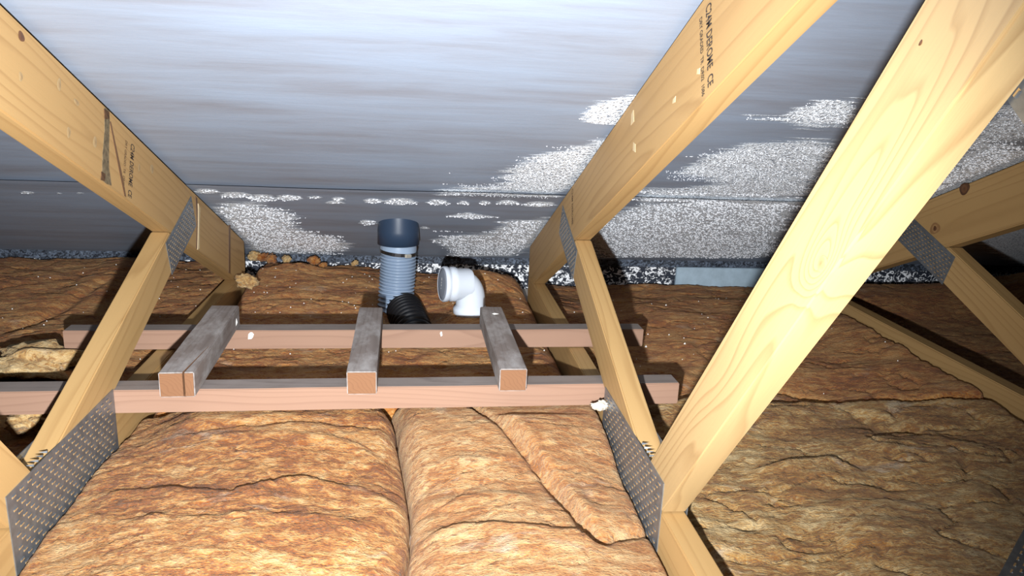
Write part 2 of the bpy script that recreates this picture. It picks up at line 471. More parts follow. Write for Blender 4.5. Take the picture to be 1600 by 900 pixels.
# beads of water hanging under the membrane where the white speckle is
def beads():
    dome_v = [(0, 0, -1)]
    for zz, k0 in ((-0.72, 0), (-0.1, 0.5)):
        rr = math.sqrt(1 - zz * zz)
        for k in range(6):
            a = (k + k0) * math.pi / 3
            dome_v.append((rr * math.cos(a), rr * math.sin(a), zz))
    dome_f = [(0, 1 + (k + 1) % 6, 1 + k) for k in range(6)]
    for k in range(6):
        a, b_ = 1 + k, 1 + (k + 1) % 6
        c, d_ = 7 + k, 7 + (k + 1) % 6
        dome_f += [(a, b_, c), (b_, d_, c)]
    dome = np.array(dome_v)
    V, Fc = [], []
    base = 0
    for polys, dens, r0, r1 in ((RC, 17000, 0.0014, 0.0034), (RF, 20000, 0.0009, 0.0018)):
        for pts in polys:
            a = np.array(pts); lo = a.min(0); hi = a.max(0)
            hi[0] = min(hi[0], 1.5)
            n = int((hi[0] - lo[0]) * (hi[1] - lo[1]) * dens)
            if n < 1: continue
            P = RNG.uniform(lo, hi, (n, 2))
            keep = wet_glint_field(P[:, 0], P[:, 1]) + 1.6 * (fbm(P[:, 0] * 5, P[:, 1] * 55, 8, 3) - 0.5) > 0.5
            for x, y in P[keep]:
                if any(abs(x - c) < 0.026 for c in (-0.5045, 0.3455, 1.1955)): continue
                r = RNG.uniform(r0, r1)
                if abs(y - YSEAM) < 0.006: continue
                dz = float(sag(x, y)) - (float(lap_drop(x, y)) if y > YSEAM else 0.0)
                z = roof_z(y) + dz + r * 0.15
                V.append(dome * (r, r, r) + (x, y, z)); Fc.append(base); base += 13
    V = np.concatenate(V)
    faces = [tuple(i + b_ for i in f) for b_ in Fc for f in dome_f]
    o = from_py('condensation_beads', V.tolist(), faces, DROP, ceiling, smooth=True)
    o['kind'] = 'stuff'
beads()

# eaves: dark felt strip above a flaking wall head
def strip(name, x0, x1, y, z0, z1, mat, th=0.02, n=60, amp=0.004, parent=None):
    bm = bmesh.new()
    rows = []
    for i in range(n + 1):
        x = x0 + (x1 - x0) * i / n
        w = amp * (float(vnoise(np.array([x * 9.0]), np.array([z0 * 50]), 4)[0]) - 0.5) * 2
        rows.append([bm.verts.new((x, y, z0)), bm.verts.new((x, y + w, z1 + w)), bm.verts.new((x, y + th + w, z1 + w)), bm.verts.new((x, y + th, z0))])
    for a, b_ in zip(rows[:-1], rows[1:]):
        for k in range(4):
            bm.faces.new((a[k], b_[k], b_[(k + 1) % 4], a[(k + 1) % 4]))
    bm.faces.new(rows[0]); bm.faces.new(rows[-1][::-1])
    bmesh.ops.recalc_face_normals(bm, faces=bm.faces)
    return from_bm(name, bm, mat, parent)
YE = 2.41
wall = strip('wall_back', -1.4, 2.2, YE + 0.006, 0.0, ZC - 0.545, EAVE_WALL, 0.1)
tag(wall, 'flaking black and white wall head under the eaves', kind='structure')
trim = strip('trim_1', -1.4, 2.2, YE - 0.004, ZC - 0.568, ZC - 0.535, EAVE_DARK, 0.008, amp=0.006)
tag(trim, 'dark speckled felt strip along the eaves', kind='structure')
pL, pR = ony(1058, 417, YE - 0.02), ony(1215, 437, YE - 0.02)
bm = bmesh.new()
bmesh.ops.create_cube(bm, size=1)
for v in bm.verts:
    v.co = Vector(((pL.x + pR.x) / 2 + v.co.x * (pR.x - pL.x), YE - 0.014 + v.co.y * 0.014, 0.003 + (v.co.z + 0.5) * (ZC - 0.564 - 0.003)))
bmesh.ops.bevel(bm, geom=bm.edges[:], offset=0.002, segments=2, affect='EDGES')
eb = from_bm('eaves_board', bm, EAVE_BOARD)
tag(eb, 'smooth blue grey board standing against the wall head under the eaves', 'board')

# ------------------------------------------------------------------ trusses
XL = dict(L=(-0.5221, -0.4870), M=(0.3279, 0.3630), R=(1.1779, 1.2130))
ZT = ZC - 0.548                                     # top of the bottom chord
def timber(name, parent, x0, x1, poly, ang, mat, bev=0.0022):
    """poly: (y,z) outline; local Y runs along the timber"""
    cy = sum(p[0] for p in poly) / len(poly); cz = sum(p[1] for p in poly) / len(poly)
    ca, sa = math.cos(ang), math.sin(ang)
    loc = [((y - cy) * ca + (z - cz) * sa, -(y - cy) * sa + (z - cz) * ca) for y, z in poly]
    h = (x1 - x0) / 2
    bm = bmesh.new()
    A = [bm.verts.new((-h, s, t)) for s, t in loc]; B = [bm.verts.new((h, s, t)) for s, t in loc]
    bm.faces.new(A); bm.faces.new(B[::-1])
    n = len(loc)
    for i in range(n):
        bm.faces.new((A[i], B[i], B[(i + 1) % n], A[(i + 1) % n]))
    bmesh.ops.recalc_face_normals(bm, faces=bm.faces)
    bmesh.ops.bevel(bm, geom=bm.edges[:], offset=bev, segments=2, affect='EDGES')
    px = parent.location
    o = from_bm(name, bm, mat, parent, loc=((x0 + x1) / 2 - px.x, cy - px.y, cz - px.z), rot=(ang, 0, 0))
    return o

def line_w(y, top): return ZC - 0.4864 + (y - 1.3) * 0.3598 + (0.0801 if top else 0)
def line_b(y, top): return ZC - 0.4373 - (y - 0.8) * 1.262 + (0.1272 if top else 0)

def plate_mesh(w, h, pitch_y=0.0195, pitch_z=0.0088, slot_len=0.009):
    bm = bmesh.new()
    bmesh.ops.create_cube(bm, size=1)
    for v in bm.verts: v.co = Vector((v.co.x * 0.0014, v.co.y * w, v.co.z * h))
    me = bpy.data.meshes.new('nail_plate'); bm.to_mesh(me); bm.free()
    # punched slots: a dark slit with a bright turned-up lip
    V, Fc, M = [], [], []
    def bx(cx, cy, cz, sx, sy, sz, mi):
        b = len(V)
        for dx in (-1, 1):
            for dy in (-1, 1):
                for dz in (-1, 1):
                    V.append((cx + dx * sx / 2, cy + dy * sy / 2, cz + dz * sz / 2))
        for f in ((0, 1, 3, 2), (4, 6, 7, 5), (0, 4, 5, 1), (2, 3, 7, 6), (0, 2, 6, 4), (1, 5, 7, 3)):
            Fc.append(tuple(b + i for i in f)); M.append(mi)
    nz = int((h - 0.006) / pitch_z); ny = int((w - 0.008) / pitch_y)
    for r in range(nz):
        z = (r - (nz - 1) / 2) * pitch_z
        for c in range(ny):
            y = (c - (ny - 1) / 2 + (0.25 if r % 2 else -0.25)) * pitch_y
            for s in (-1, 1):
                bx(s * 0.0008, y, z - 0.0006, 0.0006, slot_len, 0.0022, 0)
                bx(s * 0.0011, y, z + 0.0010, 0.0012, slot_len * 0.85, 0.0010, 1)
    ms = bpy.data.meshes.new('punched_slots'); ms.from_pydata(V, [], Fc)
    ms.polygons.foreach_set('material_index', M); ms.update()
    # teeth along the top edge, on one side
    return me, ms
BIG_PLATE = plate_mesh(0.335, 0.122)
SMALL_PLATE = plate_mesh(0.197, 0.073, 0.0145, 0.0075, 0.006)
for me, ms in (BIG_PLATE, SMALL_PLATE):
    ms.materials.append(SLOT); ms.materials.append(STEEL)
def plate(parent, meshes, x, y, z, ang, mat, label=None):
    me = meshes[0].copy() if meshes[0].materials else meshes[0]
    me.materials.clear(); me.materials.append(mat)
    o = bpy.data.objects.new('nail_plate', me); COL.objects.link(o)
    o.parent = parent
    p = parent.location
    o.location = (x - p.x, y - p.y, z - p.z); o.rotation_euler = (ang, 0, 0)
    s = bpy.data.objects.new('punched_slots', meshes[1]); COL.objects.link(s); s.parent = o
    s['kind'] = 'stuff'
    if label: o['label'] = label
    return o

def spikes(parent, x, sgn, y0, y1, z, n):
    """plate teeth poking out of the gap between the webs"""
    V, Fc = [], []
    for k in range(n):
        y = y0 + (y1 - y0) * (k + 0.5) / n
        b = len(V)
        V += [(x, y - 0.0016, z), (x, y + 0.0016, z), (x, y, z + 0.003), (x + sgn * 0.011, y + random.uniform(-.002, .002), z + 0.0015)]
        Fc += [(b, b + 1, b + 3), (b + 1, b + 2, b + 3), (b + 2, b, b + 3), (b, b + 2, b + 1)]
    p = parent.location
    o = from_py('plate_teeth', [(a - p.x, b_ - p.y, c - p.z) for a, b_, c in V], Fc, STEEL, parent)
    o['kind'] = 'stuff'

def make_truss(key, label, mats):
    x0, x1 = XL[key]
    t = empty('roof_truss', ((x0 + x1) / 2, 0.9, 0.0))
    tag(t, label, 'roof truss', 'roof trusses')
    raf = timber('rafter', t, x0, x1, [(-0.6, rafter_bottom(-0.6)), (2.097, ZT - 0.001), (2.20, ZT - 0.001), (2.20, rafter_top(2.20)), (-0.6, rafter_top(-0.6))], -0.4181, mats[0])
    ch = timber('bottom_chord', t, x0, x1, [(-0.6, ZT), (-0.6, 0.001), (2.20, 0.001), (2.20, ZT - 0.0015)], 0.0, mats[1])
    st = timber('strut', t, x0, x1, [(1.129, ZT + 0.0005), (1.661, line_w(1.661, False)), (1.561, line_w(1.561, True)), (0.9703, ZC - 0.525), (0.975, ZT + 0.0005)], 0.3454, mats[2])
    wb = timber('web', t, x0, x1, [(0.888, ZT + 0.0005), (0.973, ZT + 0.0005), (0.9685, ZC - 0.525), (0.389, line_b(0.389, True)), (0.235, line_b(0.235, False))], -0.902, mats[3])
    for x, vis in ((x0 - 0.0006, key != 'L'), (x1 + 0.0006, key == 'L')):
        plate(t, BIG_PLATE, x, 1.054, ZC - 0.565, 0.0, STEEL)
        plate(t, SMALL_PLATE, x, 1.637, ZC - 0.331, 0.335, STEEL)
    spikes(t, x1 - 0.001 if key == 'L' else x0 + 0.001, -1 if key == 'L' else 1, 0.955, 1.005, ZC - 0.503, 4)
    return t, raf, ch, st, wb

TL = make_truss('L', 'pine roof truss whose stamped rafter carries a dark bark streak', [PINE[0], PINE[1], PINE[2], PINE[3]])
TM = make_truss('M', 'pine roof truss with pale steep web and two ink stamps on its rafter', [PINE[1], PINE[4], PINE[0], PALE])
TR = make_truss('R', 'dim pine roof truss whose rafter has two dark knots near its plate', [PINE[3], PINE[0], PINE[4], PINE[2]])

# nail plate on the far side of the pale web, wider than the web
u = Vector((-0.62, 0.7846)); v_ = Vector((-0.7846, -0.62))
c2 = Vector((0.452, ZC + 0.0015)) + u * 0.0985 + v_ * (-0.012)
pm = plate_mesh(0.197, 0.13, 0.0145, 0.0085, 0.006); pm[1].materials.append(SLOT); pm[1].materials.append(STEEL)
plate(TM[0], pm, 0.3630 + 0.0008, c2.x, c2.y, math.atan2(u.y, u.x), STEEL)

# ------------------------------------------------------------------ writing, knots and streaks on the timbers
def text_mesh(body, size):
    cu = bpy.data.curves.new('stamp_text', 'FONT'); cu.body = body; cu.size = size
    cu.align_x = 'LEFT'; cu.align_y = 'BOTTOM'; cu.resolution_u = 3
    cu.space_character = 1.02; cu.offset = 0.018
    o = bpy.data.objects.new('stamp_text', cu); COL.objects.link(o)
    dg = bpy.context.evaluated_depsgraph_get(); dg.update()
    me = bpy.data.meshes.new_from_object(o.evaluated_get(dg))
    bpy.data.objects.remove(o); bpy.data.curves.remove(cu)
    return me
def stamp(parent, X, side, body, a, b, height, mat, xoff=0.0004):
    """text on plane x=X running from pixel a to pixel b"""
    A = onx(*a, X); B = onx(*b, X)
    d = (B - A); L = d.length; d.normalize()
    n = Vector((side, 0, 0))
    up = n.cross(d)
    me = text_mesh(body, 1.0)
    xs = [v.co.x for v in me.vertices]; ys = [v.co.y for v in me.vertices]
    sx = L / (max(xs) - min(xs)); sy = height / 0.72
    x0 = min(xs)
    p = parent.matrix_world
    for v in me.vertices:
        w = A + d * ((v.co.x - x0) * sx) + up * (v.co.y * sy) + n * xoff
        v.co = w
    o = link_mesh('grade_stamp', me, mat)
    bpy.context.view_layer.update()
    o.parent = parent
    o.matrix_parent_inverse = parent.matrix_world.inverted()
    return o
bpy.context.view_layer.update()
stamp(TM[1], XL['M'][0], -1, 'C24M DEROME  CE', (1101, 14), (1104, 140), 0.017, INK)
stamp(TM[1], XL['M'][0], -1, 'DRY GRADED  TR  DR02  1086', (1092, 32), (1096, 153), 0.009, INK)
stamp(TM[1], XL['M'][0], -1, 'C24M DEROME', (893, 296), (893, 352), 0.014, INK_FAINT)
stamp(TL[1], XL['L'][1], 1, 'C24M DEROME  CE', (203, 222), (198, 306), 0.017, INK)
stamp(TL[1], XL['L'][1], 1, 'DRY GRADED  TR  DR02', (195, 218), (190, 288), 0.009, INK_FAINT)

def decal(name, parent, X, side, pix, mat, off=0.0005):
    """thin raised streak on the face x=X, outlined in pixels"""
    P = [onx(*q, X) for q in pix]
    c = sum(P, Vector()) / len(P)
    bm = bmesh.new()
    a = [bm.verts.new(p - c + Vector((side * off, 0, 0))) for p in P]
    b_ = [bm.verts.new(p - c - Vector((side * 0.001, 0, 0))) for p in P]
    bm.faces.new(a)
    n = len(a)
    for i in range(n): bm.faces.new((a[i], b_[i], b_[(i + 1) % n], a[(i + 1) % n]))
    bmesh.ops.recalc_face_normals(bm, faces=bm.faces)
    o = from_bm(name, bm, mat)
    o.matrix_world = Matrix.Translation(c)
    bpy.context.view_layer.update()
    o.parent = parent; o.matrix_parent_inverse = parent.matrix_world.inverted()
    return o
def knot(parent, X, side, px, py, ry, rz, ang, mat):
    C = onx(px, py, X)
    V = [(0, 0, 0)]; n = 18
    for k in range(n):
        a = 2 * math.pi * k / n
        w = 1 + 0.08 * math.sin(3 * a + px)
        s, t = ry * w * math.cos(a), rz * w * math.sin(a)
        V.append((0, s * math.cos(ang) - t * math.sin(ang), s * math.sin(ang) + t * math.cos(ang)))
    V[0] = (side * 0.0006, 0, 0)
    Fc = [(0, 1 + k, 1 + (k + 1) % n) for k in range(n)]
    o = from_py('knot', V, Fc, mat)
    o.matrix_world = Matrix.Translation(C + Vector((side * 0.0003, 0, 0)))
    bpy.context.view_layer.update()
    o.parent = parent; o.matrix_parent_inverse = parent.matrix_world.inverted()
    return o
LX, MX, RX = XL['L'][1], XL['M'][0], XL['R'][0]
decal('bark_streak', TL[1], LX, 1, [(163, 168), (170, 173), (171, 186), (170, 230), (170, 262), (174, 290), (166, 287), (159, 281), (160, 240), (163, 205)], BARK_GREY)
decal('bark_streak', TL[1], LX, 1, [(162, 170), (170, 175), (170, 186), (163, 186)], BARK, 0.001)
decal('bark_streak', TL[1], LX, 1, [(158, 268), (164, 272), (163, 283), (157, 281)], BARK, 0.001)
decal('crack', TL[1], LX, 1, [(171, 190), (173, 190), (190, 270), (197, 308), (194, 306), (186, 268)], RESIN)
decal('crack', TL[1], LX, 1, [(305, 306), (308, 310), (310, 345), (309, 390), (306, 388), (307, 345)], RESIN)
decal('resin_drip', TL[1], LX, 1, [(309, 318), (312, 325), (311, 355), (311, 388), (308, 390), (309, 350)], PALE_NICK, 0.0015)
decal('crack', TL[1], LX, 1, [(357, 352), (360, 352), (360, 428), (357, 426)], RESIN)
for px, py, ry, rz, mt in [(33, 57, .008, .006, KNOT_DARK), (32, 120, .005, .006, KNOT_PALE), (148, 222, .007, .009, KNOT_PALE), (107, 207, .006, .008, KNOT_PALE), (92, 132, .006, .009, KNOT_PALE), (119, 160, .009, .004, KNOT_PALE), (217, 262, .005, .007, KNOT_PALE), (237, 264, .010, .008, KNOT_PALE)]:
    knot(TL[1], LX, 1, px, py, ry, rz, -0.42, mt)
for px, py, ry, rz, mt in [(1507, 295, .016, .013, KNOT_DARK), (1461, 357, .018, .013, KNOT)]:
    knot(TR[1], RX, -1, px, py, ry, rz, -0.42, mt)
knot(TR[1], RX - 0.0006, -1, 1461, 357, .006, .006, -0.42, KNOT_DARK)
knot(TM[4], MX, -1, 1285, 412, .0085, .0058, -0.9, KNOT_PALE)
for q in [(1439, 67)]:
    knot(TM[4], MX, -1, *q, .0022, .0014, -0.9, KNOT_DARK)
for q in [[(987, 178), (990, 172), (991, 190), (986, 196)], [(990, 222), (993, 225), (993, 238), (989, 235)], [(1052, 155), (1056, 150), (1055, 160), (1051, 162)], [(1090, 108), (1094, 106), (1093, 116), (1089, 116)]]:
    decal('nick', TM[1], MX, -1, q, PALE_NICK)

# ------------------------------------------------------------------ insulation
def sm(t): t = np.clip(t, 0, 1); return t * t * (3 - 2 * t)
def blanket(name, xl, xr, y0, y1, hfun, mat, label, edge=(0.05, 0.05, 0.05, 0.05), step=0.005, zbase=0.004, group='glass wool insulation on the attic floor', floor_env=(0, 0, 0, 0)):
    """xl, xr functions of y; edge roll-off widths: left, right, near, far"""
    ys = np.linspace(y0, y1, max(8, int((y1 - y0) / step)))
    nx = max(8, int(max(float(np.max(xr(ys) - xl(ys))), 0.05) / step))
    Uu = np.linspace(0, 1, nx)
    Y, U = np.meshgrid(ys, Uu, indexing='ij')
    X = xl(Y) * (1 - U) + xr(Y) * U
    dl, dr, dn, df = X - xl(Y), xr(Y) - X, Y - y0, y1 - Y
    env = np.ones_like(X)
    for dd, w, fe in zip((dl, dr, dn, df), edge, floor_env):
        if w > 0:
            t = np.clip(dd / w, 0, 1); env = env * (fe + (1 - fe) * np.sqrt(np.clip(1 - (1 - t) ** 2, 0, 1)))
    Z = zbase + (hfun(X, Y) - zbase) * env
    Z = np.maximum(Z, zbase)
    V = np.stack([X, Y, Z], -1).reshape(-1, 3).tolist()
    ny, nxx = X.shape
    idx = np.arange(ny * nxx).reshape(ny, nxx)
    Fq = np.stack([idx[:-1, :-1], idx[:-1, 1:], idx[1:, 1:], idx[1:, :-1]], -1).reshape(-1, 4).tolist()
    border = list(idx[0, :]) + list(idx[1:, -1]) + list(idx[-1, -2::-1]) + list(idx[-2:0:-1, 0])
    b0 = len(V)
    for i in border: V.append((V[i][0], V[i][1], 0.001))
    nb = len(border)
    for i in range(nb):
        j = (i + 1) % nb
        Fq.append((int(border[j]), int(border[i]), b0 + i, b0 + j))
    Fq.append([b0 + i for i in range(nb)])
    o = from_py(name, V, Fq, mat, smooth=True)
    tag(o, label, 'insulation', group)
    return o
def crease(X, Y, pix, depth, width, zpix=0.05):
    pts = [(p.x, p.y) for p in (onz(*q, zpix) for q in pix)]
    d = poly_dist(X, Y, pts)
    return -depth * np.exp(-(d / width) ** 2)
def step_fold(X, Y, pix, height, width, zpix=0.05):
    """a lip: the near side of the line stands up and drops sharply beyond it"""
    pts = [(p.x, p.y) for p in (onz(*q, zpix) for q in pix)]
    xs = np.array([p[0] for p in pts]); ys = np.array([p[1] for p in pts])
    o = np.argsort(xs); yl = np.interp(X, xs[o], ys[o])
    s = yl - Y                                   # >0 on the near side
    fade = sm((X - xs.min()) / 0.05) * sm((xs.max() - X) / 0.05)
    return fade * 0.6 * height * np.where(s > 0, np.exp(-s / width), np.exp(-(s / 0.013) ** 2))
def wool(X, Y, seed, a1=0.012, a2=0.004, a3=0.0022):
    """soft swell, a few thin creases, and matted tufts"""
    w = a1 * (fbm(X * 6, Y * 8, seed, 3) - 0.5) * 2
    wx = X + 0.06 * (fbm(X * 5, Y * 7, seed + 5, 3) - 0.5); wy = Y + 0.05 * (fbm(X * 4 + 9, Y * 6, seed + 6, 3) - 0.5)
    r = np.abs(fbm(wx * 7, wy * 15, seed + 9, 2) - 0.5)
    w = w - a2 * np.exp(-(r / 0.018) ** 2)
    w = w + a3 * (fbm(X * 38 + 30 * w, Y * 85, seed + 20, 4, 0.6) - 0.5) * 2
    return w + 0.5 * a3 * (fbm(X * 160, Y * 260, seed + 30, 2) - 0.5) * 2
def _wob(y, sd): return 0.008 * (fbm(y * 9.0, y * 0 + sd, sd, 3) - 0.5) * 2
vy = [0.2, 0.60, 0.849, 0.93, 1.044, 1.2, 1.335, 1.5]
vx = [-0.03, -0.02, -0.008, -0.004, -0.008, -0.03, -0.047, -0.05]
def valley(y): return np.interp(y, vy, vx) + _wob(y, 3)
const = lambda c: (lambda y: np.zeros_like(y) + c)
CLEAR = 0.003
def h_front_left(X, Y):
    z = ZC - 0.595 + 0.022 * np.sin(np.clip((X + 0.484) / 0.45, 0, 1) * math.pi) + wool(X, Y, 2, 0.010, 0.0022, 0.0036)
    z += 0.022 * sm((Y - 1.10) / 0.12) * sm((X + 0.45) / 0.12)
    z += step_fold(X, Y, [(300, 722), (420, 716), (560, 722), (620, 745)], 0.012, 0.05)
    z += step_fold(X, Y, [(130, 790), (260, 790), (360, 800), (470, 776), (560, 782), (640, 800)], 0.014, 0.05)
    z += step_fold(X, Y, [(180, 835), (330, 840), (470, 832), (600, 838)], 0.012, 0.05)
    z += crease(X, Y, [(300, 705), (480, 692), (600, 690)], 0.008, 0.012)
    return np.minimum(z, ZC - 0.553 + 0.5 * np.clip(1.21 - Y, 0, 0.06))
def h_front_right(X, Y):
    z = ZC - 0.595 + 0.020 * np.sin(np.clip((X + 0.02) / 0.34, 0, 1) * math.pi) + wool(X, Y, 31, 0.010, 0.003, 0.0022)
    z += 0.028 * sm((Y - 1.02) / 0.2)
    # long diagonal crease with a raised flap to its right
    diag = [(720, 655), (790, 710), (850, 765), (900, 820), (935, 862)]
    z += crease(X, Y, diag, 0.016, 0.010)
    pts = [(p.x, p.y) for p in (onz(*q, 0.05) for q in diag)]
    xd = np.interp(Y, [p[1] for p in pts][::-1], [p[0] for p in pts][::-1])
    z += 0.010 * sm((X - xd) / 0.02) * sm((Y - 0.9) / 0.05)
    z += step_fold(X, Y, [(640, 858), (720, 846), (800, 856), (900, 862), (960, 880)], 0.018, 0.06)
    z += step_fold(X, Y, [(660, 752), (760, 748), (820, 748)], 0.010, 0.05)
    z += step_fold(X, Y, [(660, 800), (760, 796), (860, 805)], 0.010, 0.05)
    z += crease(X, Y, [(935, 862), (990, 842), (1010, 835)], 0.012, 0.010)
    return np.minimum(z, ZC - 0.553 + 0.5 * np.clip(1.215 - Y, 0, 0.06))
blanket('insulation_roll', const(-0.487 + CLEAR + 0.003), lambda y: valley(y) - 0.001, 0.22, 1.34, h_front_left, INS_A,
        'streaky golden glass wool roll beside the bark streaked truss, before the batten frame', (0.02, 0.038, 0.05, 0.05), 0.0040, floor_env=(0.85, 0.35, 0, 0))
blanket('insulation_roll', lambda y: valley(y) + 0.001, const(0.3279 - CLEAR - 0.003), 0.22, 1.34, h_front_right, INS_B,
        'smooth tan glass wool roll with a diagonal crease, before the batten frame', (0.038, 0.018, 0.05, 0.05), 0.0040, floor_env=(0.35, 0.85, 0, 0))
hole_c = []
def h_rear(X, Y):
    z = ZC - 0.595 + wool(X, Y, 55, 0.014, 0.005, 0.0035)
    z += 0.020 * sm((Y - 1.75) / 0.4)
    z += step_fold(X, Y, [(380, 440), (480, 438), (560, 440)], 0.010, 0.08)
    z += crease(X, Y, [(370, 480), (470, 476), (560, 482)], 0.010, 0.02)
    z -= 0.024 * sm((X + 0.2) / 0.3) * sm((Y - 2.0) / 0.2)
    z += 0.066 * np.exp(-((X - 0.19) / 0.11) ** 2 - ((Y - 2.2) / 0.10) ** 2)
    z += 0.012 * np.exp(-((X - 0.136) / 0.07) ** 2 - ((Y - 1.88) / 0.06) ** 2)
    z += 0.026 * np.exp(-((X + 0.36) / 0.11) ** 2 - ((Y - 2.3) / 0.1) ** 2)
    z -= 0.060 * np.exp(-((X + 0.02) / 0.065) ** 2 - ((Y - 1.87) / 0.10) ** 2)
    return np.clip(z, 0.01, np.where(Y < 1.62, ZC - 0.554, 0.2))
REAR_WOOL = blanket('insulation_roll', const(-0.487 + CLEAR), const(0.3279 - CLEAR), 1.345, 2.40, h_rear, INS_C,
        'rusty brown glass wool blanket round the elbow pipe, reaching back to the eaves', (0.03, 0.05, 0.03, 0.012), 0.005)
def h_right_front(X, Y):
    z = ZC - 0.590 + wool(X, Y, 71, 0.016, 0.007, 0.0035)
    z += step_fold(X, Y, [(1160, 748), (1240, 740), (1300, 733), (1365, 750)], 0.022, 0.05)
    z += step_fold(X, Y, [(1130, 815), (1200, 822), (1300, 800), (1450, 790)], 0.010, 0.05)
    z += step_fold(X, Y, [(1230, 690), (1330, 682), (1450, 690), (1560, 712)], 0.008, 0.06)
    z += 0.012 * sm((Y - 1.2) / 0.1)
    return np.maximum(z, 0.015)
blanket('insulation_roll', const(0.363 + CLEAR), const(1.1779 - CLEAR), 0.22, 1.338, h_right_front, INS_D,
        'wrinkled olive brown glass wool roll between the pale web and the dim truss', (0.03, 0.04, 0.05, 0.02), 0.005, floor_env=(0.8, 0, 0, 0))
def h_right_rear(X, Y):
    z = ZC - 0.594 + wool(X, Y, 93, 0.013, 0.006, 0.003)
    z += 0.02 * sm((X - 0.9) / 0.25) * sm((2.1 - Y) / 0.3)
    z += crease(X, Y, [(1110, 590), (1200, 610), (1300, 632)], 0.012, 0.015)
    z -= 0.028 * sm((Y - 1.95) / 0.35)
    return np.clip(z, 0.015, np.where((Y < 1.6) & (X < 0.55), ZC - 0.556, 0.3))
RIGHT_WOOL = blanket('insulation_roll', const(0.363 + CLEAR), const(1.1779 - CLEAR), 1.344, 2.375, h_right_rear, INS_E,
        'rusty glass wool blanket under the blue grey eaves board', (0.04, 0.02, 0.015, 0.012), 0.006)
def h_far_right(X, Y):
    return 0.022 + 0.05 * sm((X - 1.75) / 0.3) + 0.045 * sm((Y - 2.0) / 0.25) + wool(X, Y, 117, 0.008, 0.006, 0.0025)
blanket('insulation_roll', const(1.213 + CLEAR), const(2.10), 0.9, 2.30, h_far_right, INS_E,
        'glass wool blanket in deep shade beyond the dim knotty truss', (0.03, 0.04, 0.04, 0.012), 0.008)
def h_left(X, Y):
    z = ZC - 0.592 + wool(X, Y, 133, 0.014, 0.006, 0.003)
    z += 0.03 * sm((Y - 1.75) / 0.5)
    z -= 0.03 * sm((1.45 - Y) / 0.15)
    z += crease(X, Y, [(20, 520), (100, 490), (160, 460)], 0.012, 0.02)
    return np.clip(z, 0.012, np.where((Y < 1.62) & (X > -0.75), ZC - 0.556, 0.3))
LEFT_WOOL = blanket('insulation_roll', const(-1.35), const(-0.5221 - CLEAR), 0.5, 2.40, h_left, INS_E,
        'shaded glass wool blanket on the other side of the bark streaked truss', (0.04, 0.03, 0.04, 0.012), 0.006)

def scrap(px, py, size, seed, label, mat=INS_S, z0=0.05, y=None, squash=(1, 0.7, 0.5), rz=0.0):
    c = onz(px, py, z0) if y is None else ony(px, py, y)
    bm = bmesh.new()
    bmesh.ops.create_icosphere(bm, subdivisions=4, radius=1)
    P = np.array([v.co[:] for v in bm.verts])
    w = 1 + 0.6 * (fbm(P[:, 0] * 1.7 + seed, P[:, 1] * 2.2 + P[:, 2] * 1.9, seed, 4) - 0.5) * 2 + 0.30 * (fbm(P[:, 0] * 5 + P[:, 2] * 4, P[:, 1] * 7 + seed, seed + 3, 3) - 0.5) * 2
    for v, k in zip(bm.verts, w):
        v.co = Vector((v.co.x * squash[0], v.co.y * squash[1], v.co.z * squash[2])) * (size * float(k))
    o = from_bm('insulation_scrap', bm, mat, None, loc=c, rot=(0, 0, rz), smooth=True)
    tag(o, label, 'insulation scrap', 'torn scraps of glass wool')
    return o
scrap(52, 566, 0.085, 3, 'torn yellow lump of glass wool lying behind the long front batten', z0=0.082, squash=(1.0, 0.75, 0.36))
scrap(50, 655, 0.035, 9, 'small pale tuft of glass wool below the long front batten', z0=0.06, squash=(1.0, 0.8, 0.6))
CR = 'little tan crumb of glass wool on the blanket edge under the eaves'
for k, (px, py, s) in enumerate([(397, 397, .017), (410, 399, .016), (425, 401, .018), (448, 402, .014), (492, 404, .017), (505, 411, .010), (555, 408, .012)]):
    scrap(px, py + 3, s * 0.95, 20 + k, CR, mat=INS_C if k % 3 else INS_S, y=2.34, squash=(1.15, 0.8, 0.75), rz=k * 0.7)
scrap(388, 440, 0.030, 41, 'curled tan scrap of glass wool by the foot of the stamped rafter', y=2.06, squash=(1.0, 0.7, 0.6), z0=0.06)
scrap(938, 634, 0.015, 44, 'white tuft of glass wool pressed between batten and nail plate', mat=TUFT, y=1.200, squash=(1.0, 0.5, 0.5))

# pale dust and fibres scattered on the rear blankets
for blk, h, (xa, xb), (ya, yb), cnt in ((REAR_WOOL, h_rear, (-0.47, 0.31), (1.62, 2.3), 100), (LEFT_WOOL, h_left, (-1.05, -0.54), (1.5, 2.3), 50), (RIGHT_WOOL, h_right_rear, (0.40, 1.15), (1.4, 2.2), 50)):
    V, Fc = [], []
    for k in range(cnt):
        x, y = random.uniform(xa, xb), random.uniform(ya, yb)
        z = float(h(np.array([x]), np.array([y]))[0]) + 0.001
        r = random.uniform(0.0008, 0.0020) * (1.6 if random.random() < 0.1 else 1)
        b = len(V)
        V += [(x - r, y, z), (x + r, y, z), (x, y - r, z), (x, y + r, z), (x, y, z + r * 1.5)]
        Fc += [(b, b + 2, b + 4), (b + 2, b + 1, b + 4), (b + 1, b + 3, b + 4), (b + 3, b, b + 4)]
    dust = from_py('loose_dust', V, Fc, DUST, blk)
    dust['kind'] = 'stuff'

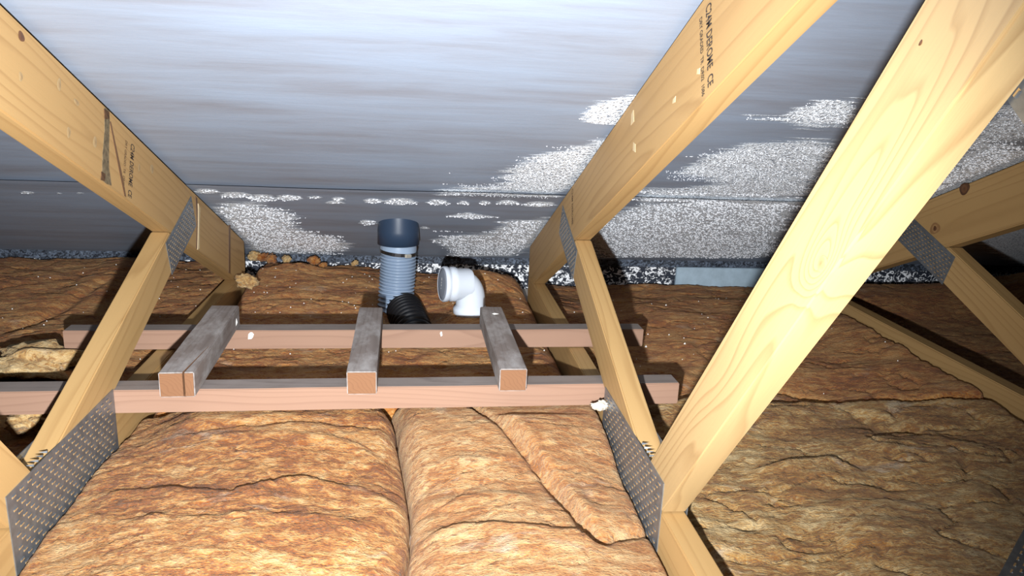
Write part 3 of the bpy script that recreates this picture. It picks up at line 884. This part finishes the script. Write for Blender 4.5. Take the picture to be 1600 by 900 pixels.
# ------------------------------------------------------------------ timber batten frame lying on the chords
def batten(name, A, B, w, h, z0, mats, label, seed, split=False):
    """A, B centre-line ends (x,y); z0 underside"""
    A = Vector(A); B = Vector(B)
    d = B - A; L = d.length; ang = math.atan2(d.y, d.x)
    n = 24
    bm = bmesh.new()
    rings = []
    for i in range(n + 1):
        s = (i / n - 0.5) * L
        j = lambda k: 0.0011 * (float(vnoise(np.array([s * 12 + seed]), np.array([k * 7.7]), seed)[0]) - 0.5)
        rings.append([bm.verts.new((w / 2 + j(1), s, 0)), bm.verts.new((w / 2 + j(2), s, h + j(3))), bm.verts.new((-w / 2 + j(4), s, h + j(5))), bm.verts.new((-w / 2 + j(6), s, 0))])
    for a, b_ in zip(rings[:-1], rings[1:]):
        for k in range(4):
            f = bm.faces.new((a[k], b_[k], b_[(k + 1) % 4], a[(k + 1) % 4]))
            f.material_index = 1 if k == 1 else 0
    for f in (bm.faces.new(rings[0][::-1]), bm.faces.new(rings[-1])): f.material_index = 2
    bmesh.ops.recalc_face_normals(bm, faces=bm.faces)
    bmesh.ops.bevel(bm, geom=[e for e in bm.edges if len(e.link_faces) == 2 and e.calc_face_angle(0) > 0.6], offset=0.0015, segments=2, affect='EDGES')
    mid = (A + B) / 2
    o = from_bm(name, bm, mats, None, loc=(mid.x, mid.y, z0), rot=(0, 0, ang - math.pi / 2))
    tag(o, label, 'batten', 'loose battens laid as a frame')
    return o
BH = 0.040
FRONT = batten('timber_batten', (-0.86, 1.236), (0.469, 1.267), 0.044, BH, ZT + 0.0008, [BAT_FACE[0], BAT_TOP[0], BAT_END], 'long pinkish batten laid on the chords, running into the plate corners', 1)
REAR = batten('timber_batten', (-0.692, 1.548), (0.492, 1.576), 0.042, BH, ZT + 0.0008, [BAT_FACE[1], BAT_TOP[1], BAT_END], 'dusty long batten laid on the chords, beside the black hose', 2)
cz = ZT + BH + 0.0022
GB = [BAT_TOP[2], BAT_TOP[2], BAT_END]
C1 = batten('timber_batten', (-0.377, 1.190), (-0.390, 1.566), 0.054, BH + 0.002, cz, GB, 'short grey batten with a split end, across the two long battens', 3)
C2 = batten('timber_batten', (-0.089, 1.197), (-0.096, 1.568), 0.048, BH, cz, GB, 'short grey batten across the long battens, beside the black hose', 4)
C3 = batten('timber_batten', (0.163, 1.208), (0.157, 1.580), 0.047, BH, cz, GB, 'short grey batten across the long battens, before the white elbow', 5)
# split in the first cross batten: a real wedge-shaped groove cut into the end and top
hh = BH + 0.002
V = []
for y, cx, w, z0 in ((-0.20, 0.0095, 0.0018, -0.003), (-0.065, 0.0225, 0.0003, hh - 0.008)):
    V += [(cx - w, y, z0), (cx + w, y, z0), (cx + w, y, hh + 0.004), (cx - w, y, hh + 0.004)]
cut = from_py('cutter', V, [(0, 1, 2, 3), (7, 6, 5, 4), (0, 4, 5, 1), (1, 5, 6, 2), (2, 6, 7, 3), (3, 7, 4, 0)], BAT_END)
cut.location = C1.location; cut.rotation_euler = C1.rotation_euler
bo = C1.modifiers.new('split', 'BOOLEAN'); bo.operation = 'DIFFERENCE'; bo.solver = 'EXACT'; bo.object = cut
bpy.context.view_layer.update()
dg = bpy.context.evaluated_depsgraph_get()
split_mesh = bpy.data.meshes.new_from_object(C1.evaluated_get(dg))
C1.modifiers.clear()
if len(split_mesh.vertices) > 50: C1.data = split_mesh
bpy.data.objects.remove(cut)
# flakes of white plaster stuck on the battens
def flakes(parent, spots, seed):
    rng = random.Random(seed)
    for x, y, z, s, face in spots:
        n = 7; V = []; Fc = []
        for k in range(n):
            a = 2 * math.pi * k / n; r = s * rng.uniform(0.5, 1.2)
            V.append((r * math.cos(a), r * math.sin(a) * 0.6, 0))
        V.append((0, 0, s * 0.25)); Fc = [(k, (k + 1) % n, n) for k in range(n)]
        o = from_py('plaster_flake', V, Fc, DUST, parent, loc=(x, y, z), rot=(0, math.pi / 2 if face else 0, 0))
flakes(REAR, [(0.0223, -0.325 + 0.09, 0.030, 0.012, True), (0.0223, -0.22 + 0.37, 0.032, 0.006, True)], 4)
flakes(C3, [(0.002, 0.13, BH + 0.0008, 0.009, False)], 6)
flakes(C1, [(0.0278, 0.15, 0.018, 0.009, True)], 8)

# ------------------------------------------------------------------ grey vent hose, black hose, white elbow
def weave(n, r, amp, z0, z1, per=10):
    out = []
    for i in range(n * per + 1):
        t = i / (n * per)
        out.append((r + amp * (0.5 + 0.5 * math.cos(2 * math.pi * n * t)) ** 0.55, z0 + (z1 - z0) * t))
    return out
PX, PY = -0.051, 2.005
vent = empty('vent_hose', (PX, PY, ZC - 0.60))
tag(vent, 'ribbed grey vent hose rising into a navy collar through the roof membrane', 'vent hose')
zc0 = ZC - 0.60
# collar: cut along the slope of the roof
V, Fc = [], []
n = 48; r = 0.0545
for k in range(n):
    a = 2 * math.pi * k / n
    x, y = r * math.cos(a), r * math.sin(a)
    V += [(x, y, ZC - 0.420 - zc0), (x * 0.995, y * 0.995, ZC - 0.382 - zc0), (x * 0.955, y * 0.955, roof_z(PY + y) - 0.001 - zc0), (x * 0.86, y * 0.86, ZC - 0.420 - zc0)]
for k in range(n):
    a, b = 4 * k, 4 * ((k + 1) % n)
    Fc += [(a, b, b + 1, a + 1), (a + 1, b + 1, b + 2, a + 2), (a + 3, b + 3, b, a)]
from_py('collar', V, Fc, NAVY, vent, smooth=True)
V, Fc = lathe([(0.0465, ZC - 0.415 - zc0), (0.0480, ZC - 0.432 - zc0), (0.0470, ZC - 0.445 - zc0)], 40)
from_py('neck', V, Fc, GREYPL, vent, smooth=True)
V, Fc = lathe([(0.047, -0.0045), (0.0492, -0.0045), (0.0492, 0.0045), (0.047, 0.0045)], 40)
cl = from_py('hose_clamp', V, Fc, CLAMP, vent, loc=(0, 0, ZC - 0.441 - zc0), rot=(0.0, 0.09, 0))
bm = bmesh.new(); bmesh.ops.create_cube(bm, size=1)
for v in bm.verts: v.co = Vector((v.co.x * 0.018, v.co.y * 0.008, v.co.z * 0.009))
bmesh.ops.bevel(bm, geom=bm.edges[:], offset=0.0015, segments=2, affect='EDGES')
from_bm('clamp_screw', bm, SCREW, cl, loc=(0.026, -0.045, 0.0), rot=(0, 0, 0.5))
# ribbed hose: ribs of growing pitch, the tail leaning a little towards the black hose
prof = weave(17, 0.0385, 0.0095, 0, 1, 12)
path = bezier((0, 0, ZC - 0.445 - zc0), (0, 0, ZC - 0.50 - zc0), (-0.004, 0.0, ZC - 0.53 - zc0), (-0.008, -0.012, ZC - 0.615 - zc0), len(prof) - 1)
V, Fc = sweep(path, [p[0] for p in prof], 36)
from_py('ribbed_tube', V, Fc, GREYPL, vent, smooth=True)

prof = weave(12, 0.042, 0.007, 0, 1, 8)
path = bezier((PX + 0.016, PY - 0.030, ZC - 0.590), (PX + 0.024, PY - 0.075, ZC - 0.600), (PX + 0.045, PY - 0.14, ZC - 0.605), (PX + 0.055, PY - 0.20, ZC - 0.645), len(prof) - 1)
prof[0] = (0.004, 0); prof[-1] = (0.004, 1)
V, Fc = sweep(path, [p[0] for p in prof], 36)
hose = from_py('black_hose_tail', [Vector(v) - Vector((PX, PY, zc0)) for v in V], Fc, BLACKPL, vent, smooth=True)
hose['label'] = 'ribbed black hose joining the foot of the grey hose'

EX, EY, EZ = 0.136, 1.90, ZC - 0.580
elb = empty('pipe_elbow', (EX, EY, EZ))
tag(elb, 'white plastic pipe elbow standing in the glass wool with a grey end cap', 'pipe elbow')
er = 0.038
zb = 0.079
yaw = math.radians(14)                # mouth turned a little towards the camera
dirx = Vector((-math.cos(yaw), -math.sin(yaw), 0.06)).normalized()
p_up = Vector((0, 0, 0.036)); corner = Vector((0, 0, zb))
path = [Vector((0, 0, -0.03)), Vector((0, 0, 0.0)), Vector((0, 0, 0.022))]
path += bezier((0, 0, 0.026), (0, 0, zb - 0.010), corner + dirx * 0.014, corner + dirx * 0.042, 14)
path += [corner + dirx * 0.052, corner + dirx * 0.060]
V, Fc = sweep(path, [er] * len(path), 40)
from_py('elbow_body', V, Fc, WHITEPL, elb, smooth=True)
V, Fc = lathe([(er, 0.024), (0.041, 0.020), (0.0445, 0.016), (0.0445, 0.004), (0.0425, 0.002), (0.0425, -0.03)], 40)
from_py('socket', V, Fc, WHITEPL, elb, smooth=True)
q = dirx.to_track_quat('Z', 'Y')
V, Fc = lathe([(er, -0.034), (0.0408, -0.028), (0.0410, 0.004), (0.0440, 0.008), (0.0440, 0.020), (0.0418, 0.022), (0.0418, 0.027), (0.0452, 0.029), (0.0452, 0.038), (0.043, 0.041), (0.041, 0.041), (0.041, 0.036)], 44)
so = from_py('socket', V, Fc, WHITEPL, elb, smooth=True)
so.rotation_mode = 'QUATERNION'; so.rotation_quaternion = q; so.location = corner + dirx * 0.036
V, Fc = lathe([(0.0005, 0.042), (0.030, 0.042), (0.0405, 0.0405), (0.0412, 0.034)], 44)
cap = from_py('end_cap', V, Fc, CAPGREY, elb, smooth=True)
cap.rotation_mode = 'QUATERNION'; cap.rotation_quaternion = q; cap.location = corner + dirx * 0.036
for k, (yy, ln) in enumerate(((0.013, 0.007), (0.004, 0.004), (-0.003, 0.005), (-0.011, 0.003))):
    V = [(-0.002, yy - ln / 2, 0.0427), (0.002, yy - ln / 2, 0.0427), (0.002, yy + ln / 2, 0.0427), (-0.002, yy + ln / 2, 0.0427)]
    from_py('cap_mark', V, [(0, 1, 2, 3)], DUST, cap)
cap['label'] = 'grey end cap with small pale marks'

# loose nail plate lying on the wool
a = onz(1600, 826, 0.072); b = onz(1560, 900, 0.072)
d = (b - a).normalized(); nrm = Vector((-d.y, d.x, 0))
if nrm.x < 0: nrm = -nrm
lp = plate_mesh(0.30, 0.10); lp[1].materials.append(SLOT); lp[1].materials.append(STEEL)
loose = bpy.data.objects.new('loose_nail_plate', lp[0]); COL.objects.link(loose)
lp[0].materials.append(STEEL)
ctr = (a + b) / 2 + d * 0.03 + nrm * 0.05
mw = Matrix.Identity(4)
zax = Vector((0, 0, 1))
for i, vec in enumerate((zax, d, zax.cross(d))):
    for j in range(3): mw[j][i] = vec[j]
mw.translation = ctr
loose.matrix_world = mw
tag(loose, 'loose steel nail plate lying on the wrinkled olive brown glass wool', 'nail plate')
s = bpy.data.objects.new('punched_slots', lp[1]); COL.objects.link(s); s.parent = loose; s['kind'] = 'stuff'
